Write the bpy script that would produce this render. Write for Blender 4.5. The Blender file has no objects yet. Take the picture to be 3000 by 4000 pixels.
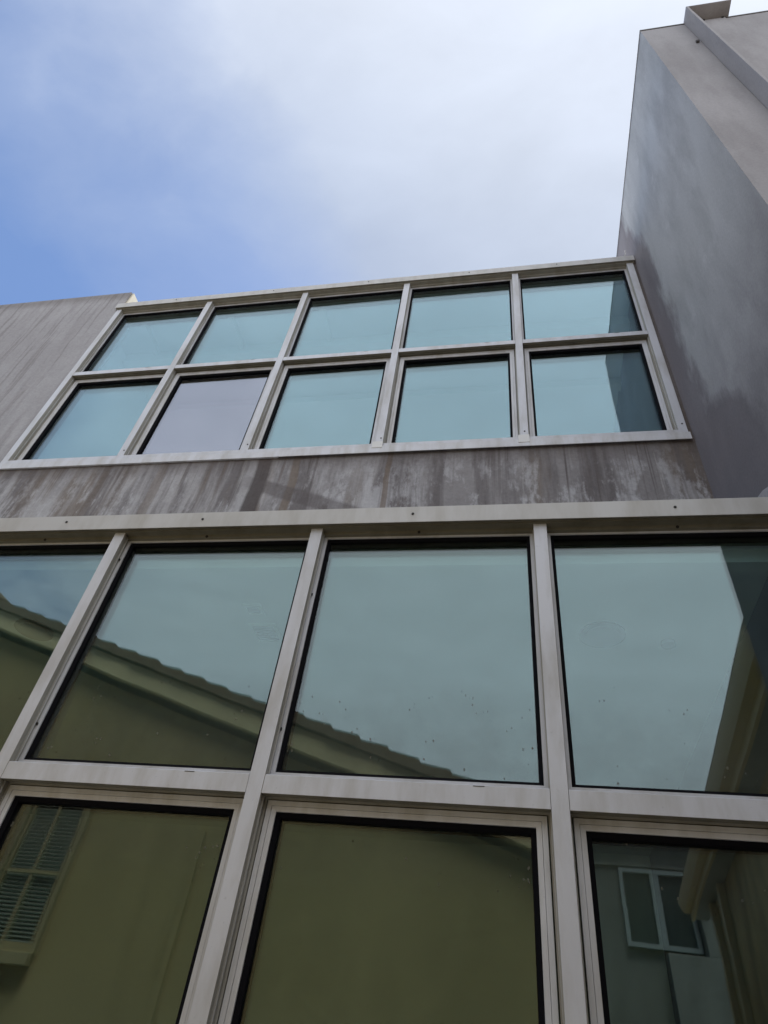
import bpy, bmesh, math, random
from mathutils import Matrix, Vector
R = math.radians
random.seed(7)
S = bpy.context.scene
C = S.collection

# ------------------------------------------------------------------ camera
F_PX, YAW, PITCH, ROLL = 2547.28, -0.25694, 0.75326, 0.15142
cam_d = bpy.data.cameras.new('camera')
cam = bpy.data.objects.new('camera', cam_d)
C.objects.link(cam)
S.camera = cam
cy_, sy_, cp_, sp_ = math.cos(YAW), math.sin(YAW), math.cos(PITCH), math.sin(PITCH)
fwd = Vector((sy_ * cp_, cy_ * cp_, sp_))
r0 = Vector((cy_, -sy_, 0))
u0 = r0.cross(fwd)
rt = math.cos(ROLL) * r0 + math.sin(ROLL) * u0
up = -math.sin(ROLL) * r0 + math.cos(ROLL) * u0
cam.matrix_world = Matrix(((rt.x, up.x, -fwd.x, 0), (rt.y, up.y, -fwd.y, 0), (rt.z, up.z, -fwd.z, 0), (0, 0, 0, 1)))
cam_d.sensor_fit = 'VERTICAL'
cam_d.sensor_height = 36.0
cam_d.lens = F_PX / 4000 * 36.0
cam_d.clip_start = 0.02
cam_d.clip_end = 3000

# ------------------------------------------------------------------ render, sky, sun
S.view_settings.view_transform = 'Standard'
S.view_settings.look = 'None'
S.view_settings.exposure = 1.25
S.view_settings.gamma = 1.0
S.render.engine = 'CYCLES'
S.cycles.max_bounces = 9
S.cycles.diffuse_bounces = 4
S.cycles.glossy_bounces = 5
S.cycles.transparent_max_bounces = 24
S.cycles.caustics_reflective = False
S.cycles.sample_clamp_indirect = 6
S.cycles.use_denoising = True

SUN_DIR = Vector((0.10, 0.32, 0.94)).normalized()
SUN_EL = math.asin(SUN_DIR.z)
SUN_AZ = math.atan2(SUN_DIR.x, SUN_DIR.y)

world = bpy.data.worlds.new('World')
S.world = world
world.use_nodes = True
wt = world.node_tree
wt.nodes.clear()


def nd(t, kind, **kw):
    n = t.nodes.new(kind)
    for k, v in kw.items():
        if k == 'inp':
            for kk, vv in v.items():
                n.inputs[kk].default_value = vv
        else:
            setattr(n, k, v)
    return n


def math_n(t, op, a, b=None, c=None, clamp=False):
    n = t.nodes.new('ShaderNodeMath')
    n.operation = op
    n.use_clamp = clamp
    for i, v in enumerate((a, b, c)):
        if v is None:
            continue
        if isinstance(v, (int, float)):
            n.inputs[i].default_value = v
        else:
            t.links.new(v, n.inputs[i])
    return n.outputs[0]


def ramp(t, fac, stops, smooth=False):
    n = t.nodes.new('ShaderNodeValToRGB')
    cr = n.color_ramp
    if smooth:
        cr.interpolation = 'EASE'
    while len(cr.elements) < len(stops):
        cr.elements.new(0.5)
    for e, (p, c) in zip(cr.elements, stops):
        e.position = p
        e.color = (c, c, c, 1) if isinstance(c, (int, float)) else (*c, 1)
    t.links.new(fac, n.inputs[0])
    return n.outputs[0]


def mixc(t, fac, a, b, mode='MIX'):
    n = t.nodes.new('ShaderNodeMix')
    n.data_type = 'RGBA'
    n.blend_type = mode
    if isinstance(fac, (int, float)):
        n.inputs[0].default_value = fac
    else:
        t.links.new(fac, n.inputs[0])
    for i, v in ((6, a), (7, b)):
        if isinstance(v, tuple):
            n.inputs[i].default_value = (*v, 1) if len(v) == 3 else v
        else:
            t.links.new(v, n.inputs[i])
    return n.outputs[2]


def noise(t, vec, scale, detail=4, rough=0.55, dist=0.0):
    n = nd(t, 'ShaderNodeTexNoise', inp={'Scale': scale, 'Detail': detail, 'Roughness': rough, 'Distortion': dist})
    t.links.new(vec, n.inputs['Vector'])
    return n.outputs[0]


def mapping(t, vec, scale=(1, 1, 1), loc=(0, 0, 0), rot=(0, 0, 0)):
    n = nd(t, 'ShaderNodeMapping')
    n.inputs['Scale'].default_value = scale
    n.inputs['Location'].default_value = loc
    n.inputs['Rotation'].default_value = rot
    t.links.new(vec, n.inputs[0])
    return n.outputs[0]


def build_sky():
    t = wt
    tc = nd(t, 'ShaderNodeTexCoord')
    d = tc.outputs['Generated']
    sky = nd(t, 'ShaderNodeTexSky', sky_type='NISHITA', sun_disc=False)
    sky.sun_elevation = SUN_EL
    sky.sun_rotation = SUN_AZ
    sky.altitude = 10
    sky.air_density = 1.0
    sky.dust_density = 0.6
    sky.ozone_density = 2.0
    sep = nd(t, 'ShaderNodeSeparateXYZ')
    t.links.new(d, sep.inputs[0])
    x, y, z = sep.outputs
    # cloud coordinates: the direction projected on a high flat layer
    zc = math_n(t, 'MAXIMUM', math_n(t, 'ABSOLUTE', z), 0.12)
    cmb = nd(t, 'ShaderNodeCombineXYZ')
    t.links.new(math_n(t, 'DIVIDE', x, zc), cmb.inputs[0])
    t.links.new(math_n(t, 'DIVIDE', y, zc), cmb.inputs[1])
    n1 = noise(t, mapping(t, cmb.outputs[0], (1.3, 1.3, 1), (3.1, 1.7, 0)), 1.6, 5, 0.5, 0.3)
    n2 = noise(t, mapping(t, cmb.outputs[0], (1, 1.6, 1), (7.3, 2.2, 0), (0, 0, 0.5)), 5.0, 6, 0.55, 0.2)
    # veil thickens towards the sun side of the sky
    dt = nd(t, 'ShaderNodeVectorMath', operation='DOT_PRODUCT')
    t.links.new(d, dt.inputs[0])
    dt.inputs[1].default_value = Vector((0.72, -0.25, 0.35)).normalized()
    base = math_n(t, 'MULTIPLY_ADD', dt.outputs['Value'], 1.4, 0.44)
    m = math_n(t, 'ADD', base, math_n(t, 'MULTIPLY', math_n(t, 'SUBTRACT', n1, 0.5), 0.55))
    m = math_n(t, 'ADD', m, math_n(t, 'MULTIPLY', math_n(t, 'SUBTRACT', n2, 0.5), 0.24))
    bk = ramp(t, math_n(t, 'MULTIPLY_ADD', y, -0.9, 0.2), [(0.0, 0.0), (0.8, 1.0)])
    m = math_n(t, 'MULTIPLY_ADD', bk, 0.22, m)
    mask = ramp(t, m, [(0.05, 0.08), (0.30, 0.32), (0.60, 0.90), (0.85, 1.0)])
    # veil brightness, whiter near the hidden sun
    ds = nd(t, 'ShaderNodeVectorMath', operation='DOT_PRODUCT')
    t.links.new(d, ds.inputs[0])
    ds.inputs[1].default_value = Vector((0.45, -0.30, 0.84)).normalized()
    glow = ramp(t, ds.outputs['Value'], [(0.55, 0.0), (0.85, 0.30), (1.0, 1.0)])
    back = ramp(t, math_n(t, 'MULTIPLY_ADD', y, -0.9, 0.35), [(0.0, 0.0), (1.0, 1.0)])
    cloud = mixc(t, glow, mixc(t, back, (2.65, 3.05, 3.85), (6.2, 6.5, 7.0)), (7.0, 7.25, 7.8))
    shade = math_n(t, 'MULTIPLY_ADD', n2, 0.26, 0.87)
    cs = nd(t, 'ShaderNodeVectorMath', operation='SCALE')
    t.links.new(cloud, cs.inputs[0])
    t.links.new(shade, cs.inputs['Scale'])
    skyb = nd(t, 'ShaderNodeVectorMath', operation='MULTIPLY')
    t.links.new(sky.outputs[0], skyb.inputs[0])
    skyb.inputs[1].default_value = (0.66, 0.78, 0.92)
    col = mixc(t, mask, skyb.outputs[0], cs.outputs[0])
    bg = nd(t, 'ShaderNodeBackground')
    bg.inputs['Strength'].default_value = 0.08
    t.links.new(col, bg.inputs[0])
    out = nd(t, 'ShaderNodeOutputWorld')
    t.links.new(bg.outputs[0], out.inputs[0])


build_sky()
sun_d = bpy.data.lights.new('sun', 'SUN')
sun_d.energy = 2.2
sun_d.angle = R(24)
sun_d.color = (1.0, 0.98, 0.95)
sun = bpy.data.objects.new('sun', sun_d)
C.objects.link(sun)
sun.rotation_euler = SUN_DIR.to_track_quat('Z', 'Y').to_euler()

# ------------------------------------------------------------------ materials


def new_mat(name):
    m = bpy.data.materials.new(name)
    m.use_nodes = True
    t = m.node_tree
    t.nodes.clear()
    o = nd(t, 'ShaderNodeOutputMaterial')
    return m, t, o


def pos(t):
    g = nd(t, 'ShaderNodeNewGeometry')
    return g.outputs['Position']


def sepxyz(t, v):
    s = nd(t, 'ShaderNodeSeparateXYZ')
    t.links.new(v, s.inputs[0])
    return s.outputs


def principled(t, o, col, rough=0.6, bump=None, bump_s=0.2, bump_d=0.002, spec=0.3, metal=0.0):
    p = nd(t, 'ShaderNodeBsdfPrincipled')
    if isinstance(col, tuple):
        p.inputs['Base Color'].default_value = (*col, 1)
    else:
        t.links.new(col, p.inputs['Base Color'])
    if isinstance(rough, (int, float)):
        p.inputs['Roughness'].default_value = rough
    else:
        t.links.new(rough, p.inputs['Roughness'])
    p.inputs['Specular IOR Level'].default_value = spec
    p.inputs['Metallic'].default_value = metal
    if bump is not None:
        b = nd(t, 'ShaderNodeBump')
        b.inputs['Strength'].default_value = bump_s
        b.inputs['Distance'].default_value = bump_d
        t.links.new(bump, b.inputs['Height'])
        t.links.new(b.outputs[0], p.inputs['Normal'])
    t.links.new(p.outputs[0], o.inputs[0])
    return p


def gauss(t, v, c, w):
    """smooth stripe: 1 at v=c, falling to 0 at distance w"""
    a = math_n(t, 'ABSOLUTE', math_n(t, 'SUBTRACT', v, c))
    return math_n(t, 'SUBTRACT', 1.0, math_n(t, 'DIVIDE', a, w), clamp=True)


def mat_aluminium(name, base, grime=0.5):
    m, t, o = new_mat(name)
    p = pos(t)
    n1 = noise(t, mapping(t, p, (9, 9, 2.2)), 1.0, 6, 0.6)
    n2 = noise(t, p, 60, 4, 0.6)
    n3 = noise(t, mapping(t, p, (1.5, 1.5, 1.5), (4, 2, 1)), 1.0, 3, 0.5)
    dirty = tuple(c * f for c, f in zip(base, (0.70, 0.67, 0.60)))
    col = mixc(t, math_n(t, 'MULTIPLY', ramp(t, n1, [(0.42, 0.0), (0.72, 1.0)]), grime), base, dirty)
    col = mixc(t, math_n(t, 'MULTIPLY', ramp(t, n3, [(0.4, 0.0), (0.7, 1.0)]), 0.35 * grime), col, tuple(c * 0.82 for c in base))
    sp = math_n(t, 'MULTIPLY', ramp(t, n2, [(0.66, 0.0), (0.74, 1.0)]), 0.35 * grime)
    col = mixc(t, sp, col, tuple(c * 0.5 for c in base))
    principled(t, o, col, math_n(t, 'MULTIPLY_ADD', n1, 0.3, 0.36), n2, 0.08, 0.001, spec=0.45)
    return m


def mat_concrete(band):
    """weathered render: vertical rain streaks, rust runs, pale bloom"""
    m, t, o = new_mat('streaked_concrete_band' if band else 'streaked_concrete')
    p = pos(t)
    X, Y, Z = sepxyz(t, p)
    wob = noise(t, mapping(t, p, (2, 2, 2)), 1.0, 3, 0.5)
    wobv = nd(t, 'ShaderNodeVectorMath', operation='MULTIPLY_ADD')
    cw = nd(t, 'ShaderNodeCombineXYZ')
    t.links.new(math_n(t, 'SUBTRACT', wob, 0.5), cw.inputs[0])
    t.links.new(cw.outputs[0], wobv.inputs[0])
    wobv.inputs[1].default_value = (0.05, 0, 0)
    t.links.new(p, wobv.inputs[2])
    pw = wobv.outputs[0]
    s1 = noise(t, mapping(t, pw, (5.5, 1, 0.5)), 1.0, 6, 0.62)
    s2 = noise(t, mapping(t, pw, (17, 1, 0.7), (5, 0, 2)), 1.0, 5, 0.6)
    s3 = noise(t, mapping(t, pw, (3.4, 1, 0.3), (11, 0, 7)), 1.0, 5, 0.6)
    bl = noise(t, mapping(t, p, (1.3, 1, 1.5), (2, 0, 3)), 1.0, 5, 0.6)
    fine = noise(t, p, 45, 5, 0.65)
    dn = noise(t, mapping(t, p, (15, 1, 0.10), (31, 0, 3)), 1.0, 5, 0.65)
    dl = noise(t, mapping(t, p, (11, 1, 0.0), (3, 0, 1)), 1.0, 3, 0.6)
    dn2 = noise(t, mapping(t, p, (30, 1, 0.12), (13, 0, 3)), 1.0, 4, 0.65)
    pale_n = noise(t, mapping(t, pw, (3.6, 1, 1.5), (21, 0, 9)), 1.0, 8, 0.72)
    if band:
        col = mixc(t, ramp(t, bl, [(0.35, 0.0), (0.65, 1.0)]), (0.275, 0.262, 0.266), (0.385, 0.373, 0.378))
        # darker towards the corner on the right
        right_dark = math_n(t, 'MULTIPLY', ramp(t, math_n(t, 'MULTIPLY_ADD', X, 0.25, 0.75), [(0.2, 0.0), (0.95, 1.0)]), 0.55)
        col = mixc(t, right_dark, col, (0.185, 0.170, 0.170))
        col = mixc(t, math_n(t, 'MULTIPLY', ramp(t, s1, [(0.48, 0.0), (0.62, 1.0)]), 0.8), col, (0.130, 0.116, 0.117))
        col = mixc(t, math_n(t, 'MULTIPLY', ramp(t, s3, [(0.56, 0.0), (0.68, 1.0)]), 0.75), col, (0.185, 0.150, 0.122))
        low = ramp(t, math_n(t, 'MULTIPLY', math_n(t, 'SUBTRACT', 4.1, Z), 0.8), [(0.0, 0.25), (0.5, 0.8), (1.0, 1.0)])
        pale = math_n(t, 'MULTIPLY', ramp(t, pale_n, [(0.49, 0.0), (0.56, 1.0)]), low)
        pale = math_n(t, 'MULTIPLY', pale, ramp(t, s2, [(0.35, 0.2), (0.55, 1.0)]))
        col = mixc(t, math_n(t, 'MULTIPLY', pale, 1.0), col, (0.49, 0.485, 0.50))
        # thin white lime runs starting under the sill
        run = ramp(t, s2, [(0.63, 0.0), (0.68, 1.0)])
        run = math_n(t, 'MULTIPLY', run, ramp(t, math_n(t, 'ADD', math_n(t, 'SUBTRACT', Z, 3.0), math_n(t, 'MULTIPLY', wob, 0.9)), [(0.8, 0.0), (1.2, 1.0)]))
        col = mixc(t, math_n(t, 'MULTIPLY', run, 0.55), col, (0.43, 0.42, 0.41))
        # sharp dark drips of uneven length hanging from the sill
        reach = ramp(t, math_n(t, 'SUBTRACT', math_n(t, 'MULTIPLY', dl, 2.2), math_n(t, 'SUBTRACT', 4.55, Z)), [(0.0, 0.0), (0.5, 1.0)])
        pm = noise(t, mapping(t, p, (1.7, 1, 0.4), (6, 0, 2)), 1.0, 4, 0.6)
        reach = math_n(t, 'MULTIPLY', reach, ramp(t, pm, [(0.40, 0.12), (0.58, 1.0)]))
        drip = math_n(t, 'MULTIPLY', ramp(t, dn, [(0.53, 0.0), (0.57, 1.0)]), reach)
        col = mixc(t, math_n(t, 'MULTIPLY', drip, 0.85), col, (0.115, 0.098, 0.094))
        drip = math_n(t, 'MULTIPLY', ramp(t, dn2, [(0.58, 0.0), (0.61, 1.0)]), reach)
        col = mixc(t, math_n(t, 'MULTIPLY', drip, 0.8), col, (0.155, 0.120, 0.098))
        # single strong runs seen under the lapped sill joint
        for xc, w, c, k in ((-2.02, 0.09, (0.085, 0.072, 0.07), 0.9), (-1.74, 0.05, (0.185, 0.148, 0.118), 0.75), (-0.93, 0.03, (0.16, 0.12, 0.09), 0.7), (-2.95, 0.06, (0.185, 0.150, 0.125), 0.5), (-3.5, 0.05, (0.16, 0.13, 0.11), 0.55)):
            g = gauss(t, math_n(t, 'ADD', X, math_n(t, 'MULTIPLY', wob, 0.08)), xc + 0.04, w)
            g = ramp(t, math_n(t, 'MULTIPLY', g, math_n(t, 'MULTIPLY_ADD', s2, 1.2, 0.5)), [(0.15, 0.0), (0.45, 1.0)])
            col = mixc(t, math_n(t, 'MULTIPLY', g, k), col, c)
        # slanting dark band
        sl = math_n(t, 'ADD', math_n(t, 'MULTIPLY', X, 0.40), Z)
        g = ramp(t, math_n(t, 'MULTIPLY', gauss(t, sl, 2.92, 0.11), math_n(t, 'MULTIPLY_ADD', bl, 1.6, 0.1)), [(0.2, 0.0), (0.5, 1.0)])
        g = math_n(t, 'MULTIPLY', g, ramp(t, math_n(t, 'MULTIPLY_ADD', X, 0.5, 1.5), [(0.42, 0.0), (0.5, 1.0), (0.98, 1.0), (1.0, 0.0)]))
        col = mixc(t, math_n(t, 'MULTIPLY', g, 0.6), col, (0.115, 0.10, 0.10))
        # dark dirt line right below the sill
        g = ramp(t, math_n(t, 'ADD', math_n(t, 'SUBTRACT', Z, 3.86), math_n(t, 'MULTIPLY', s2, 0.22)), [(0.10, 0.0), (0.28, 1.0)])
        col = mixc(t, math_n(t, 'MULTIPLY', g, 0.6), col, (0.105, 0.085, 0.078))
    else:
        col = mixc(t, ramp(t, bl, [(0.35, 0.0), (0.65, 1.0)]), (0.355, 0.342, 0.350), (0.415, 0.403, 0.412))
        col = mixc(t, math_n(t, 'MULTIPLY', ramp(t, s1, [(0.48, 0.0), (0.62, 1.0)]), math_n(t, 'MULTIPLY', ramp(t, bl, [(0.38, 0.2), (0.60, 1.0)]), 0.7)), col, (0.275, 0.258, 0.263))
        col = mixc(t, math_n(t, 'MULTIPLY', ramp(t, s2, [(0.53, 0.0), (0.62, 1.0)]), math_n(t, 'MULTIPLY', ramp(t, bl, [(0.62, 1.0), (0.70, 0.3)]), 0.6)), col, (0.235, 0.216, 0.216))
        pale = math_n(t, 'MULTIPLY', ramp(t, pale_n, [(0.54, 0.0), (0.66, 1.0)]), ramp(t, math_n(t, 'MULTIPLY', math_n(t, 'SUBTRACT', 6.6, Z), 0.4), [(0, 0.0), (1, 1.0)]))
        col = mixc(t, math_n(t, 'MULTIPLY', pale, 0.6), col, (0.36, 0.355, 0.37))
        g = ramp(t, math_n(t, 'ADD', math_n(t, 'SUBTRACT', Z, 7.28), math_n(t, 'MULTIPLY', s2, 0.10)), [(0.0, 0.0), (0.12, 1.0)])
        col = mixc(t, math_n(t, 'MULTIPLY', g, 0.4), col, (0.15, 0.13, 0.12))
    col = mixc(t, 0.35, col, ramp(t, fine, [(0.3, 0.32), (0.7, 0.62)]), 'OVERLAY')
    principled(t, o, col, 0.85, fine, 0.25, 0.004, spec=0.2)
    return m


def mat_stucco(name, base, dark, corner=False, k=1.0):
    """troweled stucco with blotches; corner=True adds the damp patch beside the window jamb"""
    m, t, o = new_mat(name)
    p = pos(t)
    X, Y, Z = sepxyz(t, p)
    b1 = noise(t, mapping(t, p, (1.2, 1.2, 0.5)), 1.0, 5, 0.55)
    b2 = noise(t, mapping(t, p, (4, 4, 1.0), (3, 1, 2)), 1.0, 6, 0.6)
    b3 = noise(t, mapping(t, p, (2.2, 2.2, 1.8), (8, 4, 1)), 1.0, 7, 0.7)
    fine = noise(t, p, 55, 5, 0.65)
    col = mixc(t, ramp(t, b1, [(0.3, 0.0), (0.7, 1.0)]), tuple(c * 0.86 for c in base), tuple(c * 1.08 for c in base))
    col = mixc(t, math_n(t, 'MULTIPLY', ramp(t, b2, [(0.42, 0.0), (0.66, 1.0)]), 0.5 * k, clamp=True), col, dark)
    col = mixc(t, math_n(t, 'MULTIPLY', ramp(t, b3, [(0.58, 0.0), (0.72, 1.0)]), 0.35 * k), col, tuple(c * 1.25 for c in base))
    if corner:
        # distance from the facade corner against a boundary that widens downwards
        e = noise(t, mapping(t, p, (4.5, 4.5, 1.5), (1, 5, 2)), 1.0, 6, 0.58)
        bound = ramp(t, math_n(t, 'DIVIDE', math_n(t, 'SUBTRACT', Z, 2.4), 5.2), [(0.0, 1.0), (0.13, 1.0), (0.22, 0.80), (0.30, 0.42), (0.36, 0.36), (0.55, 0.40), (0.85, 0.30), (0.98, 0.06)])
        dist = math_n(t, 'SUBTRACT', 3.48, Y)
        q = math_n(t, 'SUBTRACT', math_n(t, 'MULTIPLY_ADD', math_n(t, 'SUBTRACT', e, 0.5), 0.55, bound), dist)
        patch = ramp(t, math_n(t, 'MULTIPLY_ADD', q, 2.2, 0.5), [(0.34, 0.0), (0.66, 1.0)])
        patch = math_n(t, 'MULTIPLY', patch, math_n(t, 'MULTIPLY_ADD', b2, 0.5, 0.72), clamp=True)
        col = mixc(t, math_n(t, 'MULTIPLY', patch, 0.92), col, (0.20, 0.175, 0.182))
        edge = math_n(t, 'MULTIPLY', gauss(t, q, 0.03, 0.10), ramp(t, b3, [(0.45, 0.0), (0.6, 1.0)]))
        col = mixc(t, math_n(t, 'MULTIPLY', edge, 0.30), col, (0.10, 0.085, 0.085))
        lo = ramp(t, math_n(t, 'MULTIPLY', math_n(t, 'SUBTRACT', 4.7, Z), 0.62), [(0, 0.0), (1, 1.0)])
        lo = math_n(t, 'MULTIPLY', lo, ramp(t, b3, [(0.3, 0.6), (0.6, 1.0)]))
        col = mixc(t, math_n(t, 'MULTIPLY', lo, 0.85), col, (0.17, 0.162, 0.172))
        hair = nd(t, 'ShaderNodeTexVoronoi', feature='DISTANCE_TO_EDGE', inp={'Scale': 1.1})
        t.links.new(mapping(t, p, (1, 1, 0.45)), hair.inputs['Vector'])
    col = mixc(t, 0.25, col, ramp(t, fine, [(0.3, 0.35), (0.7, 0.65)]), 'OVERLAY')
    principled(t, o, col, 0.88, fine, 0.25, 0.004, spec=0.2)
    return m


def mat_plain(name, base, rough=0.7, var=0.15, scale=8.0, spec=0.3, bump=0.1):
    m, t, o = new_mat(name)
    p = pos(t)
    n = noise(t, p, scale, 5, 0.6)
    f = noise(t, p, scale * 9, 4, 0.6)
    col = mixc(t, n, tuple(c * (1 - var) for c in base), tuple(c * (1 + var) for c in base))
    principled(t, o, col, rough, f, bump, 0.002, spec=spec)
    return m


def mat_glass(name, tint, gloss, r0, specks=True, wave=1.0, film=0.0):
    """coated double glazing: mirror reflection that grows with the angle, tinted see-through"""
    m, t, o = new_mat(name)
    g = nd(t, 'ShaderNodeNewGeometry')
    p = g.outputs['Position']
    X, Y, Z = sepxyz(t, p)
    w = noise(t, mapping(t, p, (1.0, 1.0, 0.8)), 1.3, 2, 0.4)
    w2 = noise(t, mapping(t, p, (6, 6, 6)), 1.0, 1, 0.4)
    bmp = nd(t, 'ShaderNodeBump')
    bmp.inputs['Strength'].default_value = 0.085 * wave
    bmp.inputs['Distance'].default_value = 0.02
    t.links.new(math_n(t, 'MULTIPLY_ADD', w2, 0.03, w), bmp.inputs['Height'])
    dt = nd(t, 'ShaderNodeVectorMath', operation='DOT_PRODUCT')
    t.links.new(g.outputs['Incoming'], dt.inputs[0])
    t.links.new(g.outputs['Normal'], dt.inputs[1])
    c = math_n(t, 'ABSOLUTE', dt.outputs['Value'])
    om = math_n(t, 'SUBTRACT', 1.0, c, clamp=True)
    fr = math_n(t, 'MULTIPLY_ADD', math_n(t, 'POWER', om, 4.2), 1 - r0, r0, clamp=True)
    gl = nd(t, 'ShaderNodeBsdfGlossy')
    gl.inputs['Color'].default_value = (*gloss, 1)
    gl.inputs['Roughness'].default_value = 0.0
    t.links.new(bmp.outputs[0], gl.inputs['Normal'])
    tr = nd(t, 'ShaderNodeBsdfTransparent')
    tr.inputs['Color'].default_value = (*tint, 1)
    mx = nd(t, 'ShaderNodeMixShader')
    t.links.new(fr, mx.inputs[0])
    t.links.new(tr.outputs[0], mx.inputs[1])
    t.links.new(gl.outputs[0], mx.inputs[2])
    last = mx.outputs[0]
    if specks:
        df = nd(t, 'ShaderNodeBsdfDiffuse')
        vo = nd(t, 'ShaderNodeTexVoronoi', feature='F1', inp={'Scale': 62.0, 'Randomness': 1.0})
        pj = nd(t, 'ShaderNodeVectorMath', operation='MULTIPLY')
        t.links.new(p, pj.inputs[0])
        pj.inputs[1].default_value = (1, 0, 0.75)
        wsp = nd(t, 'ShaderNodeTexNoise', inp={'Scale': 120.0, 'Detail': 2.0})
        t.links.new(p, wsp.inputs['Vector'])
        pa = nd(t, 'ShaderNodeVectorMath', operation='MULTIPLY_ADD')
        t.links.new(wsp.outputs['Color'], pa.inputs[0])
        pa.inputs[1].default_value = (0.006, 0.0, 0.008)
        t.links.new(pj.outputs[0], pa.inputs[2])
        t.links.new(pa.outputs[0], vo.inputs['Vector'])
        rs = sepxyz(t, vo.outputs['Color'])
        rad = math_n(t, 'MULTIPLY_ADD', rs[1], 0.16, 0.07)
        spot = math_n(t, 'LESS_THAN', vo.outputs['Distance'], rad)
        pick = math_n(t, 'GREATER_THAN', rs[0], 0.55)
        clump = ramp(t, noise(t, mapping(t, p, (5, 0, 5), (2.3, 0, 5.1)), 1.0, 4, 0.6), [(0.53, 0.0), (0.56, 1.0)])
        # splash height above the transoms and the sill
        near = gauss(t, Z, 1.10, 0.45)
        near = math_n(t, 'MAXIMUM', near, math_n(t, 'MULTIPLY', gauss(t, Z, 0.78, 0.18), 0.7))
        k = math_n(t, 'MULTIPLY', math_n(t, 'MULTIPLY', spot, pick), math_n(t, 'MULTIPLY', clump, ramp(t, near, [(0.1, 0.0), (0.5, 1.0)])))
        df.inputs['Color'].default_value = (0.16, 0.16, 0.14, 1)
        # thin dust film low on the pane
        dust = math_n(t, 'MULTIPLY', noise(t, mapping(t, p, (3, 3, 3)), 2.0, 5, 0.6), math_n(t, 'MULTIPLY_ADD', near, 0.22, film))
        k = math_n(t, 'MAXIMUM', math_n(t, 'MULTIPLY', k, 0.7), dust)
        m2 = nd(t, 'ShaderNodeMixShader')
        t.links.new(k, m2.inputs[0])
        t.links.new(last, m2.inputs[1])
        t.links.new(df.outputs[0], m2.inputs[2])
        last = m2.outputs[0]
    t.links.new(last, o.inputs[0])
    return m


ALU = mat_aluminium('painted_aluminium', (0.65, 0.66, 0.705), 0.85)
ALU_SIDE = mat_aluminium('tan_aluminium', (0.42, 0.405, 0.365), 0.8)  # darker tan for side faces, grooves and sash surrounds
ALU2 = mat_aluminium('painted_aluminium_sash', (0.66, 0.665, 0.695), 0.9)
FLASH = mat_aluminium('weathered_flashing', (0.55, 0.54, 0.525), 0.6)
SOFFIT = mat_aluminium('shaded_grimy_soffit', (0.20, 0.187, 0.145), 0.9)  # grime, plus the dim underside shade put into the colour
TAPE = mat_plain('pale_joint_cover', (0.72, 0.71, 0.69), 0.5, 0.05)
GASKET = mat_plain('black_gasket', (0.006, 0.006, 0.008), 0.8, 0.1, 20, 0.08)
SCREW = mat_plain('dark_screw', (0.03, 0.028, 0.026), 0.6)
SOFFIT2 = mat_aluminium('shaded_grimy_soffit_upper', (0.33, 0.315, 0.27), 0.8)  # paler version for the upper head, underside shade also in the colour
BAND = mat_concrete(True)
CONC = mat_concrete(False)
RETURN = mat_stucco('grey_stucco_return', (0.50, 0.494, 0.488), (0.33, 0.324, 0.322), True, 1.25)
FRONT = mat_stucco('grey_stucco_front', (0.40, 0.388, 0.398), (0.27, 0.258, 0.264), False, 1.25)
COPING = mat_plain('dark_coping', (0.10, 0.092, 0.09), 0.6)
CREAM = mat_plain('cream_render', (0.62, 0.58, 0.48), 0.8)
GLASS = mat_glass('tinted_glass', (0.86, 0.94, 0.93), (0.69, 0.755, 0.775), 0.10)
GLASS_UP = mat_glass('teal_glass', (0.82, 0.92, 0.94), (0.76, 0.91, 0.985), 0.11, False)
GLASS_IN = mat_glass('tinted_glass_inner', (0.90, 0.96, 0.96), (0.84, 0.95, 1.0), 0.075, False, 1.3)
GLASS_GREY = mat_glass('grey_glass', (0.62, 0.62, 0.64), (0.78, 0.82, 0.93), 0.27)
ROOM = mat_plain('room_plaster', (0.78, 0.78, 0.76), 0.85, 0.04, 2)
ROOM_D = mat_plain('room_carpet', (0.16, 0.16, 0.15), 0.95)
HOUSE = mat_stucco('beige_house_stucco', (0.42, 0.322, 0.150), (0.345, 0.26, 0.118), False, 1.2)
TRIM = mat_plain('beige_house_trim', (0.68, 0.55, 0.31), 0.8, 0.06, 5)
TILE = mat_plain('brown_roof_tile', (0.20, 0.140, 0.088), 0.85, 0.3, 6)
WHITE = mat_plain('white_window_frame', (0.27, 0.285, 0.27), 0.5, 0.05)
BLIND = mat_plain('pale_blind', (0.15, 0.152, 0.112), 0.6, 0.05)
DARKPANE = mat_glass('dark_house_pane', (0.35, 0.38, 0.38), (0.9, 0.95, 0.95), 0.06, False, 0.5)
GREYWALL = mat_stucco('far_grey_stucco', (0.18, 0.172, 0.148), (0.13, 0.123, 0.105), False, 1.5)
SUNLITWALL = mat_stucco('far_sunlit_stucco', (0.235, 0.232, 0.20), (0.15, 0.147, 0.125), False, 1.5)  # paler copy of the far wall, sunlight put into the colour
DARKGLASS = mat_plain('dull_dark_glass', (0.045, 0.052, 0.046), 0.12, 0.2, 1.5, 0.5, 0.0)
GUTTER = mat_plain('tan_gutter', (0.70, 0.57, 0.34), 0.5, 0.08)
GROUND = mat_plain('concrete_ground', (0.36, 0.35, 0.33), 0.9, 0.2, 1.5)
VENT = mat_plain('grey_vent', (0.30, 0.31, 0.33), 0.6)
DISC = mat_plain('pale_disc', (0.22, 0.23, 0.22), 0.7)

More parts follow.
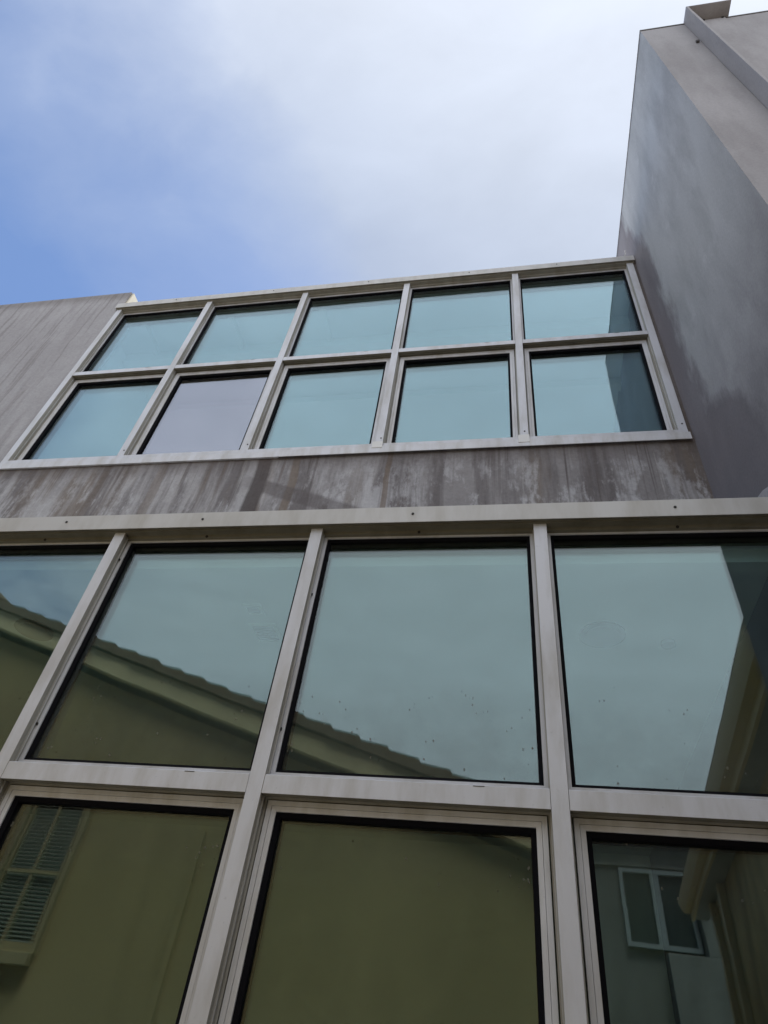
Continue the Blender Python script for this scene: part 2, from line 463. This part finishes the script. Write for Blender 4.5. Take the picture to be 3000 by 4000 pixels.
WING = mat_stucco('olive_side_stucco', (0.56, 0.42, 0.21), (0.26, 0.19, 0.10), False, 1.8)
WTRIM = mat_plain('shutter_trim', (0.38, 0.30, 0.155), 0.7, 0.1, 6)
BACKING = mat_plain('dim_pane', (0.16, 0.165, 0.12), 0.3, 0.15, 3)
# ------------------------------------------------------------------ mesh helpers


class MB:
    def __init__(self):
        self.v, self.f, self.mi, self.mats = [], [], [], []

    def _m(self, mat):
        if mat not in self.mats:
            self.mats.append(mat)
        return self.mats.index(mat)

    def poly(self, pts, mat):
        b = len(self.v)
        self.v += [tuple(p) for p in pts]
        self.f.append(tuple(range(b, b + len(pts))))
        self.mi.append(self._m(mat))

    def hexa(self, c, mat):
        """8 corners: bottom 4 then top 4, same winding (counter-clockwise from above)"""
        b = len(self.v)
        self.v += [tuple(p) for p in c]
        for q in ((3, 2, 1, 0), (4, 5, 6, 7), (0, 1, 5, 4), (1, 2, 6, 5), (2, 3, 7, 6), (3, 0, 4, 7)):
            self.f.append(tuple(b + i for i in q))
            self.mi.append(self._m(mat))
        return self

    def box(self, x0, x1, y0, y1, z0, z1, mat):
        return self.hexa([(x0, y0, z0), (x1, y0, z0), (x1, y1, z0), (x0, y1, z0),
                          (x0, y0, z1), (x1, y0, z1), (x1, y1, z1), (x0, y1, z1)], mat)

    def prism(self, prof, axis, a, b, mat):
        """closed 2-D profile extruded along an axis ('x': (y,z), 'y': (x,z), 'z': (x,y))"""
        def P(u, w, s):
            return {'x': (s, u, w), 'y': (u, s, w), 'z': (u, w, s)}[axis]
        n = len(prof)
        k = len(self.v)
        self.v += [P(u, w, a) for u, w in prof] + [P(u, w, b) for u, w in prof]
        i = self._m(mat)
        for j in range(n):
            q = (j + 1) % n
            self.f.append((k + j, k + q, k + n + q, k + n + j))
            self.mi.append(i)
        self.f.append(tuple(k + j for j in reversed(range(n))))
        self.f.append(tuple(k + n + j for j in range(n)))
        self.mi += [i, i]
        return self

    def ring(self, x0, x1, z0, z1, w, y0, y1, mat, slope=0.0):
        """mitred picture-frame ring of width w; slope pushes the inner front edge back"""
        o = [(x0, z0), (x1, z0), (x1, z1), (x0, z1)]
        q = [(x0 + w, z0 + w), (x1 - w, z0 + w), (x1 - w, z1 - w), (x0 + w, z1 - w)]
        i = self._m(mat)
        for s in range(4):
            n = (s + 1) % 4
            a, b, c, d = o[s], o[n], q[n], q[s]
            k = len(self.v)
            self.v += [(a[0], y0, a[1]), (b[0], y0, b[1]), (c[0], y0 + slope, c[1]), (d[0], y0 + slope, d[1]),
                       (a[0], y1, a[1]), (b[0], y1, b[1]), (c[0], y1, c[1]), (d[0], y1, d[1])]
            for f in ((0, 1, 2, 3), (7, 6, 5, 4), (1, 0, 4, 5), (3, 2, 6, 7)):
                self.f.append(tuple(k + e for e in f))
                self.mi.append(i)
        return self

    def disc_prism(self, cx, cy, cz, r, h, axis, mat, n=20):
        pr = [(r * math.cos(2 * math.pi * j / n), r * math.sin(2 * math.pi * j / n)) for j in range(n)]
        if axis == 'y':
            return self.prism([(cx + u, cz + w) for u, w in pr], 'y', cy, cy + h, mat)
        if axis == 'x':
            return self.prism([(cy + u, cz + w) for u, w in pr], 'x', cx, cx + h, mat)
        return self.prism([(cx + u, cy + w) for u, w in pr], 'z', cz, cz + h, mat)

    def build(self, name, parent=None, bevel=0.0, smooth=False, xf=None):
        me = bpy.data.meshes.new(name)
        v = self.v if xf is None else [tuple(xf @ Vector(p)) for p in self.v]
        # local origin at the bounding-box centre base
        xs, ys, zs = zip(*v)
        org = Vector(((min(xs) + max(xs)) / 2, (min(ys) + max(ys)) / 2, min(zs)))
        me.from_pydata([tuple(Vector(p) - org) for p in v], [], self.f)
        for m in self.mats:
            me.materials.append(m)
        for p, i in zip(me.polygons, self.mi):
            p.material_index = i
        bm = bmesh.new()
        bm.from_mesh(me)
        bmesh.ops.recalc_face_normals(bm, faces=bm.faces)
        bm.to_mesh(me)
        bm.free()
        o = bpy.data.objects.new(name, me)
        C.objects.link(o)
        if parent is not None:
            o.parent = parent
            o.location = org - world_loc(parent)
        else:
            o.location = org
        if bevel > 0:
            b = o.modifiers.new('bevel', 'BEVEL')
            b.width = bevel
            b.segments = 2
            b.limit_method = 'ANGLE'
            b.angle_limit = R(50)
        return o


def world_loc(o):
    l = Vector(o.location)
    while o.parent is not None:
        o = o.parent
        l += o.location
    return l


def thing(name, label, cat, loc, group=None):
    o = bpy.data.objects.new(name, None)
    C.objects.link(o)
    o.location = loc
    o['label'] = label
    o['category'] = cat
    if group:
        o['group'] = group
    return o


def tag(o, label, cat, group=None):
    o['label'] = label
    o['category'] = cat
    if group:
        o['group'] = group
    return o


def struct(o):
    o['kind'] = 'structure'
    return o


GZ = -1.6          # ground
DU = 3.467         # upper window plane (mullion cap fronts)
DL = 2.555         # lower window plane
PITCH_X = 1.2
CAP = 0.033        # half cap width
XU = [-4.6466 + PITCH_X * i for i in range(6)]
XL = [-2.2344 + PITCH_X * i for i in range(-4, 4)]
XR = 1.416         # face of the return wall
YN = 1.639         # its near edge
ZT = 8.10

# ------------------------------------------------------------------ ground
g = MB()
g.box(-900, 900, -900, 900, GZ - 0.3, GZ, GROUND)
struct(g.build('ground'))

# ------------------------------------------------------------------ glazed building
GB = thing('glazed_building', 'grey stained concrete building with two bands of silver framed teal windows', 'building', (-2.0, 6.0, GZ))
YW = DU + 0.012    # concrete face
b = MB()
# concrete band below the upper windows and the strip beside the right jamb
b.box(-4.70, XR, YW, YW + 0.25, 2.565, 4.075, BAND)
b.box(XU[5] + CAP + 0.001, XR, YW, YW + 0.25, 4.075, 7.05, BAND)
band = b.build('wall', GB)
band['label'] = 'concrete band with dark rain streaks and rust runs'
b = MB()
xl_edge = XU[0] - CAP - 0.002
b.box(-14, xl_edge, YW, YW + 0.30, GZ, 7.42, CONC)
lw = b.build('wall', GB, 0.006)
lw['label'] = 'tall plain concrete wall with faint vertical streaks'
b = MB()
b.box(-14, xl_edge - 0.003, YW + 0.004, YW + 0.34, 7.4205, 7.445, CONC)
b.box(xl_edge + 0.001, xl_edge + 0.025, YW + 0.02, YW + 0.36, 7.10, 7.44, CREAM)
b.build('parapet_cap', GB)


def screw_row(parent, pts, r=0.0075):
    for x, y, z in pts:
        m = MB()
        m.disc_prism(x, y - 0.004, z, r, 0.006, 'y', SCREW, 10)
        m.build('screw', parent)


def mullion(x, y, z0, z1, name='mullion'):
    m = MB()
    c = CAP
    prof = [(-c, 0), (c, 0), (c, .026), (c - .006, .028), (c - .006, .034), (c + .004, .036), (c + .004, .041), (c - .002, .043),
            (c - .002, .14), (-c + .002, .14), (-c + .002, .043), (-c - .004, .041), (-c - .004, .036), (-c + .006, .034), (-c + .006, .028), (-c, .026)]
    m.prism([(x + u, y + w) for u, w in prof], 'z', z0, z1, ALU)
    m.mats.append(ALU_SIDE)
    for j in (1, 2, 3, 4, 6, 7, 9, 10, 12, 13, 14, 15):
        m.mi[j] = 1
    return m.build(name, GB, 0.0015)


def transom(x0, x1, y, z0, z1):
    m = MB()
    pr = [(0.0, z0), (0.0, z1 - .004), (.004, z1), (.13, z1), (.13, z0 + .012), (.044, z0 + .012), (.042, z0 + .002), (.036, z0 + .002), (.034, z0 + .010), (.028, z0 + .010), (.026, z0)]
    m.prism([(y + u + 0.001, w) for u, w in pr], 'x', x0 + CAP + 0.0015, x1 - CAP - 0.0015, ALU)
    m.mats.append(SOFFIT)
    for j in range(4, 11):
        m.mi[j] = 1
    xm = (x0 + x1) / 2 + 0.30
    m.box(xm - .022, xm + .022, y - .0008, y + .0009, z1 - .0075, z1 - .005, SCREW)
    return m.build('transom', GB, 0.0012)


def window(x0, x1, z0, z1, y, sash, glass, label=None, tilt=0.0):
    """one bay: opening x0..x1, z0..z1 between the mullion bodies"""
    f = MB()
    yf = y
    if sash:
        y = y + 0.018
    x0 += CAP - 0.001
    x1 -= CAP - 0.001
    fw = 0.020 if not sash else 0.010
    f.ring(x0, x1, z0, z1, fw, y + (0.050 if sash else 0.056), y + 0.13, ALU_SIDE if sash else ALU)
    w = f.build('window', GB)
    if label:
        w['label'] = label
    if sash:
        s = MB()
        e = fw + 0.006
        sw = 0.020
        s.ring(x0 + e, x1 - e, z0 + e, z1 - e, sw, y + 0.044, y + 0.10, ALU2, 0.0)
        s.ring(x0 + e + sw + .0012, x1 - e - sw - .0012, z0 + e + sw + .0012, z1 - e - sw - .0012, sw, y + 0.046, y + 0.10, ALU2, 0.003)
        s.build('sash', w, 0.0008)
        gi = e + 2 * sw + 0.002
        gy = y + 0.055
    else:
        gi = fw + 0.001
        gy = y + 0.062
    k = MB()
    k.ring(x0 + gi, x1 - gi, z0 + gi, z1 - gi, 0.019 if sash else 0.016, gy, y + 0.128, GASKET, 0.010)
    k.build('gasket', w)
    gx0, gx1, gz0, gz1 = x0 + gi + .012, x1 - gi - .012, z0 + gi + .012, z1 - gi - .012
    gm = MB()
    hx, hz = random.uniform(-1, 1) * 0.002, random.uniform(-1, 1) * 0.002 + tilt
    inner = GLASS_IN
    for yy, mt in ((y + 0.080, glass), (y + 0.106, inner)):
        c = []
        for zz, sz in ((gz0, -1), (gz1, 1)):
            for (xx, ys, sx) in ((gx0, 0, -1), (gx1, 0, 1), (gx1, .006, 1), (gx0, .006, -1)):
                c.append((xx, yy + ys + sx * hx + sz * hz, zz))
        gm.hexa(c, mt)
    gm.build('glass_pane', w)
    return w


# upper window band
Z_SILL, Z_MID0, Z_MID1, Z_HEAD = 4.165, 5.555, 5.620, 6.966
for x in XU:
    mullion(x, DU, Z_SILL + 0.0015, Z_HEAD - 0.001)
for i in range(5):
    transom(XU[i], XU[i + 1], DU, Z_MID0, Z_MID1)
    lab = None
    window(XU[i], XU[i + 1], Z_MID1 - .012, Z_HEAD - .012, DU, False, GLASS_UP)
    window(XU[i], XU[i + 1], Z_SILL + .012, Z_MID0 + .012, DU, True, GLASS_GREY if i == 1 else GLASS_UP,
           'greyer lavender tinted opening pane' if i == 1 else None)
# head flashing
m = MB()
xa, xb = XU[0] - CAP - 0.02, XR - 0.012
y0 = DU - 0.030
m.prism([(y0, 6.972), (y0, 7.072), (y0 + .012, 7.078), (DU + .30, 7.10), (DU + .30, 7.085), (y0 + .006, 7.06), (y0 + .006, 6.978), (y0 + .004, 6.972)], 'x', xa, xb, FLASH)
m.prism([(y0 + .007, 6.984), (y0 + .007, 6.996), (DU + .2, 6.996), (DU + .2, 6.93), (DU + .07, 6.93), (DU + .066, 6.951), (DU + .036, 6.953), (DU + .034, 6.966), (DU - .006, 6.966), (DU - .006, 6.984)], 'x', xa + .002, xb - .002, SOFFIT2)
hf = m.build('head_flashing', GB, 0.001)
screw_row(hf, [(XU[i] + d, y0, 7.03) for i, d in ((0, 0.75), (1, 0.80), (2, 0.75), (3, 0.7), (4, 0.45))], 0.006)
# sill frame and lapped sill flashing
m = MB()
m.box(XU[0] - CAP, XU[5] + CAP, DU - .002, DU + .14, 4.112, Z_SILL, ALU)
sf = m.build('sill', GB, 0.002)
screw_row(sf, [(XU[i] + dx, DU - 0.0, 4.235) for i, dx in ((1, 0.012), (2, 0.012), (3, 0.012), (4, 0.004), (5, 0.006))], 0.0065)
m = MB()
ja = -1.93
m.prism([(DU - .012, 4.040), (DU - .012, 4.1105), (DU + .02, 4.1105), (DU + .02, 4.050), (DU - .008, 4.040)], 'x', XU[0] - CAP - .01, ja + 0.02, ALU2)
m.prism([(DU - .019, 4.034), (DU - .019, 4.1145), (DU - .013, 4.1145), (DU - .013, 4.034)], 'x', ja, XU[5] + CAP + 0.006, ALU2)
m.build('sill_flashing', GB, 0.001)
for xx, z0c, w in ((XU[3], 4.088, 0.05), (XU[4], 4.075, 0.05)):
    m = MB()
    m.box(xx - w, xx + w - 0.01, DU - .0235, DU - .003, z0c, 4.168, TAPE)
    m.build('joint_cover', GB, 0.002)
# a bent tie and a tiny scrap at the right end of the head flashing
m = MB()
pts = [(1.300, 3.475, 7.085), (1.325, 3.470, 7.13), (1.345, 3.468, 7.20), (1.348, 3.468, 7.26)]
for a, c in zip(pts, pts[1:]):
    m.hexa([(a[0] - .006, a[1] - .004, a[2]), (a[0] + .006, a[1] - .004, a[2]), (a[0] + .006, a[1] + .004, a[2]), (a[0] - .006, a[1] + .004, a[2]),
            (c[0] - .005, c[1] - .004, c[2]), (c[0] + .005, c[1] - .004, c[2]), (c[0] + .005, c[1] + .004, c[2]), (c[0] - .005, c[1] + .004, c[2])], FLASH)
m.build('bent_tie', GB)

# lower projecting window wall
ZL_SILL, ZL0, ZL1, ZL_HEAD = -0.55, 0.9244, 1.0018, 2.364
XE = XR - 0.035    # last upright dies into the return wall
ups = XL[:-1] + [XE]
for x in ups:
    mullion(x, DL, ZL_SILL, ZL_HEAD - 0.001)
for i in range(len(ups) - 1):
    transom(ups[i], ups[i + 1], DL, ZL0, ZL1)
    window(ups[i], ups[i + 1], ZL1 + .010, ZL_HEAD - .010, DL, False, GLASS, None)
    window(ups[i], ups[i + 1], ZL_SILL, ZL0 + .012, DL, True, GLASS, None)
m = MB()
xa, xb = ups[0] - 0.05, XR - 0.003
y0 = DL - 0.038
m.prism([(y0, 2.362), (y0, 2.474), (y0 + .014, 2.480), (DU + .008, 2.56), (DU + .008, 2.54), (y0 + .006, 2.462), (y0 + .006, 2.368), (y0 + .004, 2.362)], 'x', xa, xb, FLASH)
m.prism([(y0 + .007, 2.372), (y0 + .007, 2.388), (DL + .16, 2.388), (DL + .16, 2.325), (DL + .068, 2.325), (DL + .064, 2.345), (DL + .036, 2.347), (DL + .034, 2.3635), (DL - .008, 2.3635), (DL - .008, 2.372)], 'x', xa + .002, xb - .002, SOFFIT)
hf2 = m.build('head_flashing', GB, 0.001)
hf2['label'] = 'long pale flashing with dark screws over the lower windows'
screw_row(hf2, [(-2.60, y0, 2.425), (-1.72, y0, 2.42), (-0.50, y0, 2.42), (0.83, y0, 2.42)], 0.0075)
screw_row(hf2, [(-1.70, DL + .035, 2.352), (-0.47, DL + .035, 2.352), (0.84, DL + .035, 2.352), (-2.75, DL + .035, 2.352)], 0.008)
for k, x in enumerate(ups):
    m = MB()
for x, z in ((-2.2344, 2.20), (-2.2344, 1.20), (-1.0344, 1.95), (-1.0344, 1.22)):
    m = MB()
    m.disc_prism(x + CAP + 0.003, DL + 0.050, z, 0.007, 0.004, 'x', SCREW, 10)
    m.build('screw', GB)
m = MB()
m.box(ups[0] - CAP, XE + CAP, DL - .02, DL + .14, ZL_SILL - .06, ZL_SILL - .001, ALU)
m.build('sill', GB, 0.002)
m = MB()
m.box(ups[0] - 0.05, XR - 0.002, DL + .01, DL + .20, GZ, ZL_SILL - .061, CONC)
m.build('plinth', GB)
# step flashing running up the return wall at the right end of the ledge
m = MB()
m.prism([(2.56, 2.49), (3.06, 2.535), (2.95, 2.80), (2.83, 2.79), (2.76, 2.765), (2.70, 2.73), (2.58, 2.65)], 'x', XR - 0.035, XR - 0.001, FRONT)
m.build('curb', GB, 0.004)

# rooms behind the glass
m = MB()
m.box(-4.9, XR + .02, DU + .27, 6.15, 7.02, 7.09, ROOM)
m.box(-4.9, XR + .02, 8.3, 9.0, 7.02, 7.09, ROOM)  # ceiling left open before this strip, an added unseen slot for daylight
m.box(-4.9, XR + .02, 9.0, 9.1, 3.98, 7.02, ROOM)
m.box(-5.0, -4.9, YW + .31, 9.1, 3.98, 7.09, ROOM)
m.box(XR + .02, XR + .12, YW + .26, 9.1, 3.98, 7.09, ROOM)
m.box(-4.9, XR + .02, DU + .27, 9.0, 3.92, 3.98, ROOM_D)
for xb_ in (-4.42, -3.26, -2.10):
    m.box(xb_ - .03, xb_ + .03, DU + .20, DU + 1.1, 6.95, 7.019, ROOM)
m.box(-4.88, XR, DU + .66, DU + .80, 6.86, 7.019, ROOM)
m.box(-4.88, XR, DU + 1.5, DU + 1.62, 6.90, 7.019, ROOM)
m.build('room', GB)
m = MB()
x0r, x1r = ups[0] - .1, XR + .02
m.box(x0r, x1r, DL + .17, 8.0, 2.46, 2.53, ROOM)
m.box(x0r, x1r, 8.0, 8.1, GZ + .02, 2.46, ROOM)
m.box(x0r - .1, x0r, DL + .17, 8.1, GZ + .02, 2.53, ROOM)
m.box(x1r, x1r + .1, DL + .17, 8.1, GZ + .02, 2.53, ROOM)
m.box(x0r, x1r, DL + .17, 8.0, GZ + .005, GZ + .02, ROOM_D)
# pale blind cassette hanging just inside the glass
m.box(x0r, x1r, DL + .19, DL + .30, 2.335, 2.40, ROOM)
m.box(x0r, x1r, DL + .20, DL + .29, 2.255, 2.334, ROOM)
m.box(x0r, x1r, DL + .36, DL + .42, 2.40, 2.459, ROOM)
m.build('room', GB)
# ceiling fittings of the lower room
for k, (cx, cy) in enumerate(((0.58, 3.72), (-3.56, 3.72))):
    m = MB()
    m.disc_prism(cx, cy, 2.448, 0.145, 0.0115, 'z', DISC, 40)
    m.disc_prism(cx, cy, 2.440, 0.11, 0.0079, 'z', DISC, 40)
    tag(m.build('ceiling_disc'), ('round pale ceiling disc behind the right lower pane', 'round pale ceiling disc behind the far left lower pane')[k], 'ceiling disc', 'round ceiling discs')
m = MB()
m.disc_prism(0.99, 3.80, 2.43, 0.045, 0.0295, 'z', DISC, 24)
tag(m.build('smoke_detector'), 'small round detector on the ceiling right of the pale disc', 'detector')
for k, (xa, xb, ya, yb) in enumerate(((-1.75, -1.66, 3.41, 3.49), (-1.78, -1.62, 3.64, 3.83))):
    v = thing('ceiling_vent', ('tiny dark square ceiling grille behind the second lower pane', 'larger slatted ceiling grille just behind the tiny one')[k], 'vent', ((xa + xb) / 2, (ya + yb) / 2, 2.44), 'ceiling grilles')
    m = MB()
    m.ring(xa - .02, xb + .02, ya - .02, yb + .02, 0.02, 2.445, 2.4595, ROOM)
    m.v = [(p[0], p[2], p[1]) for p in m.v]
    m.build('frame', v)
    m = MB()
    n = 4 if k == 0 else 8
    for j in range(n):
        yy = ya + (yb - ya) * (j + .5) / n
        m.box(xa, xb, yy - .006, yy + .004, 2.450, 2.4595, VENT)
    m.build('slats', v)

# ------------------------------------------------------------------ tall stucco block on the right
SB = thing('stucco_block', 'tall blue grey stucco block with a projecting fin beside the windows', 'building', (3.5, 6.0, GZ))
m = MB()
XB = 7.0
YB = 13.0
m.prism([(XR, YN), (XB, YN), (XB, YN + .30), (XR + .30, YN + .30), (XR + .30, YB), (XR, YB)], 'z', GZ, ZT, FRONT)
m.mats.append(RETURN)
m.mi[5] = 1
m.build('wall', SB)
m = MB()
m.box(XR - .004, XR + .22, YN + .18, YB, ZT + .001, ZT + .03, COPING)
m.box(XR - .004, XB, YN - .006, YN + .179, ZT + .001, ZT + .03, COPING)
m.build('coping', SB, 0.002)
m = MB()
m.box(XR + .0205, XB, YN + .301, YB, ZT - .6, ZT - .5, ROOM)
m.build('roof', SB)
XF0, XF1, YF = 1.822, 2.227, 1.505
m = MB()
m.box(XF0, XF0 + .022, YF, YN - .0015, 1.0, ZT + .05, FRONT)
fin = m.build('fin', SB, 0.003)
m = MB()
m.box(XF0 + .023, XF1, YF, YN + .02, ZT + .032, ZT + .05, FRONT)
m.build('top_plate', fin, 0.002)
m = MB()
m.box(XF0 + .023, 2.185, YN - .012, YN - .0008, 1.0, ZT - .004, FRONT)
m.build('panel', fin, 0.003)
for xx, zz in ((1.99, ZT - .02), (2.16, ZT - .02)):
    m = MB()
    m.disc_prism(xx, YN - .022, zz, 0.012, 0.009, 'y', SCREW, 10)
    m.build('screw', fin)
m = MB()
m.box(1.775, 1.800, YN - .02, YN - .001, 7.33, 7.37, COPING)
m.build('bracket', SB)

# ------------------------------------------------------------------ beige gabled house behind the viewer (seen mirrored)
GH = thing('gabled_house', 'beige stucco house with brown tiled gable roof mirrored in the lower windows', 'house', (-4.0, -5.0, GZ))
YH = -1.5
SL = 0.329


def zrake(x):            # top of the tiles along the rake
    return 3.27 - SL * (x + 2.32)


XRIDGE = -7.35
ov = 0.30
m = MB()
zt = zrake(XRIDGE) - .46
m.prism([(-14.6, GZ), (0.28, GZ), (0.28, zrake(0.28) - .46), (XRIDGE, zt), (-14.6, zrake(0.05) - .46)], 'y', YH - 8.5, YH, HOUSE)
m.build('wall', GH)
# rake trim board
for sgn in (1, -1):
    m = MB()

    def xs(x):
        return x if sgn == 1 else 2 * XRIDGE - x
    xa, xb = XRIDGE, 0.44
    y0, y1 = YH + .002, YH + 0.12
    za, zb = zrake(xa), zrake(xb)
    m.hexa([(xs(xa), y0, za - .38), (xs(xb), y0, zb - .38), (xs(xb), y1, zb - .38), (xs(xa), y1, za - .38),
            (xs(xa), y0, za - .15), (xs(xb), y0, zb - .15), (xs(xb), y1, zb - .15), (xs(xa), y1, za - .15)], TRIM)
    m.build('rake_board', GH)
m = MB()
for sgn in (1, -1):
    def xs(x):
        return x if sgn == 1 else 2 * XRIDGE - x
    step = 0.352 * math.cos(math.atan(SL))
    n = int((0.50 - XRIDGE) / step) + 1
    for k in range(n):
        xa = XRIDGE + k * step
        xb = xa + step * 1.06
        jit = random.uniform(-.006, .006)
        za, zb = zrake(xa) - .035 + jit, zrake(xb) + .005 + jit
        for (ya, yb) in ((YH + 0.16, YH - 4.5), (YH - 4.5, YH - 8.7)):
            ya += random.uniform(-.008, .008)
            m.hexa([(xs(xa), yb, za - .10), (xs(xb), yb, zb - .13), (xs(xb), ya, zb - .13), (xs(xa), ya, za - .10),
                    (xs(xa), yb, za), (xs(xb), yb, zb), (xs(xb), ya, zb), (xs(xa), ya, za)], TILE)
pr = [(0.16 * math.cos(a), 0.12 * math.sin(a)) for a in [math.pi * j / 8 for j in range(9)]]
m.prism([(XRIDGE + u, zrake(XRIDGE) - .03 + w) for u, w in pr], 'y', YH - 8.7, YH + .17, TILE)
m.build('roof', GH)
# window with blinds
WX0, WX1, WZ0, WZ1 = -5.26, -4.62, 0.87, 2.42
m = MB()
m.ring(WX0 - .07, WX1 + .07, WZ0 - .02, WZ1 + .07, 0.05, YH + .002, YH + .05, WTRIM)
wn = m.build('window', GH)
m = MB()
m.ring(WX0 + .001, WX1 - .001, WZ0 + .031, WZ1 - .001, 0.025, YH + .004, YH + .03, WTRIM)
xm = (WX0 + WX1) / 2
m.box(xm - .02, xm + .02, YH + .031, YH + .038, WZ0 + .04, WZ1 - .01, WTRIM)
m.box(WX0 + .02, WX1 - .02, YH + .0385, YH + .045, 1.525, 1.56, WTRIM)
m.build('frame', wn)
m = MB()
z = WZ0 + .08
while z < WZ1 - .06:
    m.hexa([(WX0 + .045, YH + .004, z), (WX1 - .045, YH + .004, z), (WX1 - .045, YH + .016, z - .022), (WX0 + .045, YH + .016, z - .022),
            (WX0 + .045, YH + .004, z + .004), (WX1 - .045, YH + .004, z + .004), (WX1 - .045, YH + .016, z - .018), (WX0 + .045, YH + .016, z - .018)], BLIND)
    z += .036
m.build('blind', wn)
m = MB()
m.box(WX0 + .026, WX1 - .026, YH + .0005, YH + .003, WZ0 + .05, WZ1 - .03, BACKING)
m.build('pane', wn)
m = MB()
m.box(WX0 - .06, WX1 + .06, YH + .002, YH + .10, WZ0 - .12, WZ0 - .022, WTRIM)
m.build('sill', wn, 0.004)
m = MB()
m.box(-3.24, -3.17, YH + .002, YH + .05, GZ, 2.05, HOUSE)
m.build('conduit', GH, 0.006)

# ------------------------------------------------------------------ side wing with gutter, beyond the stucco block
WH = thing('gutter_house', 'olive beige house wall with tan gutter mirrored at the right edge of the windows', 'house', (3.5, -1.5, GZ))
AX, AY, BX, BY = 1.41, YN - .03, 1.98, -4.35
L = math.hypot(BX - AX, BY - AY)
ux, uy = (BX - AX) / L, (BY - AY) / L      # along the eave, away from the facade
nx, ny = -uy, ux                            # towards +x (into the house)
if nx < 0:
    nx, ny = -nx, -ny
ZE = 2.50


def W(s, n, z):
    return (AX + ux * s + nx * n, AY + uy * s + ny * n, z)


def wprism(mb, prof, s0, s1, mat):
    k = len(mb.v)
    n = len(prof)
    mb.v += [W(s0, u, w) for u, w in prof] + [W(s1, u, w) for u, w in prof]
    i = mb._m(mat)
    for j in range(n):
        q = (j + 1) % n
        mb.f.append((k + j, k + q, k + n + q, k + n + j))
        mb.mi.append(i)
    mb.f.append(tuple(k + j for j in reversed(range(n))))
    mb.f.append(tuple(k + n + j for j in range(n)))
    mb.mi += [i, i]


m = MB()
wprism(m, [(0.32, GZ), (4.0, GZ), (4.0, 3.4), (0.32, ZE - .13)], 0.0, L - .42, WING)
m.build('wall', WH)
m = MB()
wprism(m, [(0.0, ZE), (0.012, ZE - .05), (0.03, ZE - .09), (0.05, ZE - .125), (0.12, ZE - .125), (0.12, ZE - .115), (0.055, ZE - .112), (0.035, ZE - .08), (0.02, ZE)], 0.0, L, GUTTER)
wprism(m, [(0.0, ZE), (0.012, ZE - .05), (0.03, ZE - .09), (0.05, ZE - .125), (0.12, ZE - .125), (0.12, ZE)], L + .0005, L + .004, GUTTER)
m.build('gutter', WH)
m = MB()
wprism(m, [(0.122, ZE - .21), (0.15, ZE - .21), (0.15, ZE + .02), (0.122, ZE + .02)], 0.0, L - .02, TRIM)
m.build('fascia', WH)
for s0 in (L - .85, L - 1.55):
    m = MB()
    wprism(m, [(0.25, GZ), (0.318, GZ), (0.318, ZE - .2), (0.25, ZE - .2)], s0, s0 + .09, GUTTER)
    m.build('downspout', WH, 0.008)
m = MB()
wprism(m, [(0.152, ZE - .19), (0.319, ZE - .19), (0.319, ZE - .16), (0.152, ZE - .16)], 0.0, L - .03, WHITE)
m.build('soffit', WH)
m = MB()
wprism(m, [(0.04, ZE + .025), (4.1, ZE + 1.5), (4.1, ZE + 1.6), (0.04, ZE + .11)], 0.02, L - .02, TILE)
m.build('roof', WH)

# ------------------------------------------------------------------ far grey house in the gap
FH = thing('grey_house', 'pale grey house with white twin pane window mirrored in the bottom right pane', 'house', (3.0, -10.0, GZ))
YG = -8.0
m = MB()
m.box(0.2, 6.5, YG - 5, YG, GZ, 4.55, GREYWALL)
m.build('wall', FH)
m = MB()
m.box(2.36, 4.4, YG + .002, YG + .30, GZ, 2.62, SUNLITWALL)  # added block, its paler colour stands for a sunlit patch of wall
m.box(2.99, 4.4, YG + .002, YG + .30, 2.6205, 3.38, SUNLITWALL)
m.build('sunlit_block', FH, 0.01)
m = MB()
m.box(2.95, 4.45, YG + .002, YG + .36, 3.381, 3.47, COPING)  # added strip for the dark line above the sunlit patch
m.build('sunlit_block_cap', FH, 0.01)
m = MB()
m.box(0.2, 6.5, YG + .002, YG + .05, 1.62, 1.66, COPING)
m.build('band', FH)
m = MB()
m.box(0.0, 6.7, YG - 5.2, YG + .25, 4.551, 4.72, WHITE)
m.box(0.2, 6.5, YG + .002, YG + .04, 3.93, 3.99, GREYWALL)
m.build('roof', FH, 0.01)
m = MB()
m.ring(1.78, 2.96, 2.70, 3.90, 0.065, YG + .002, YG + .07, WHITE)
m.box(2.29, 2.44, YG + .003, YG + .065, 2.766, 3.834, WHITE)
wf = m.build('window', FH)
m = MB()
m.box(1.85, 2.285, YG + .004, YG + .02, 2.77, 3.83, DARKGLASS)
m.box(2.445, 2.89, YG + .004, YG + .02, 2.77, 3.83, DARKGLASS)
m.build('pane', wf)
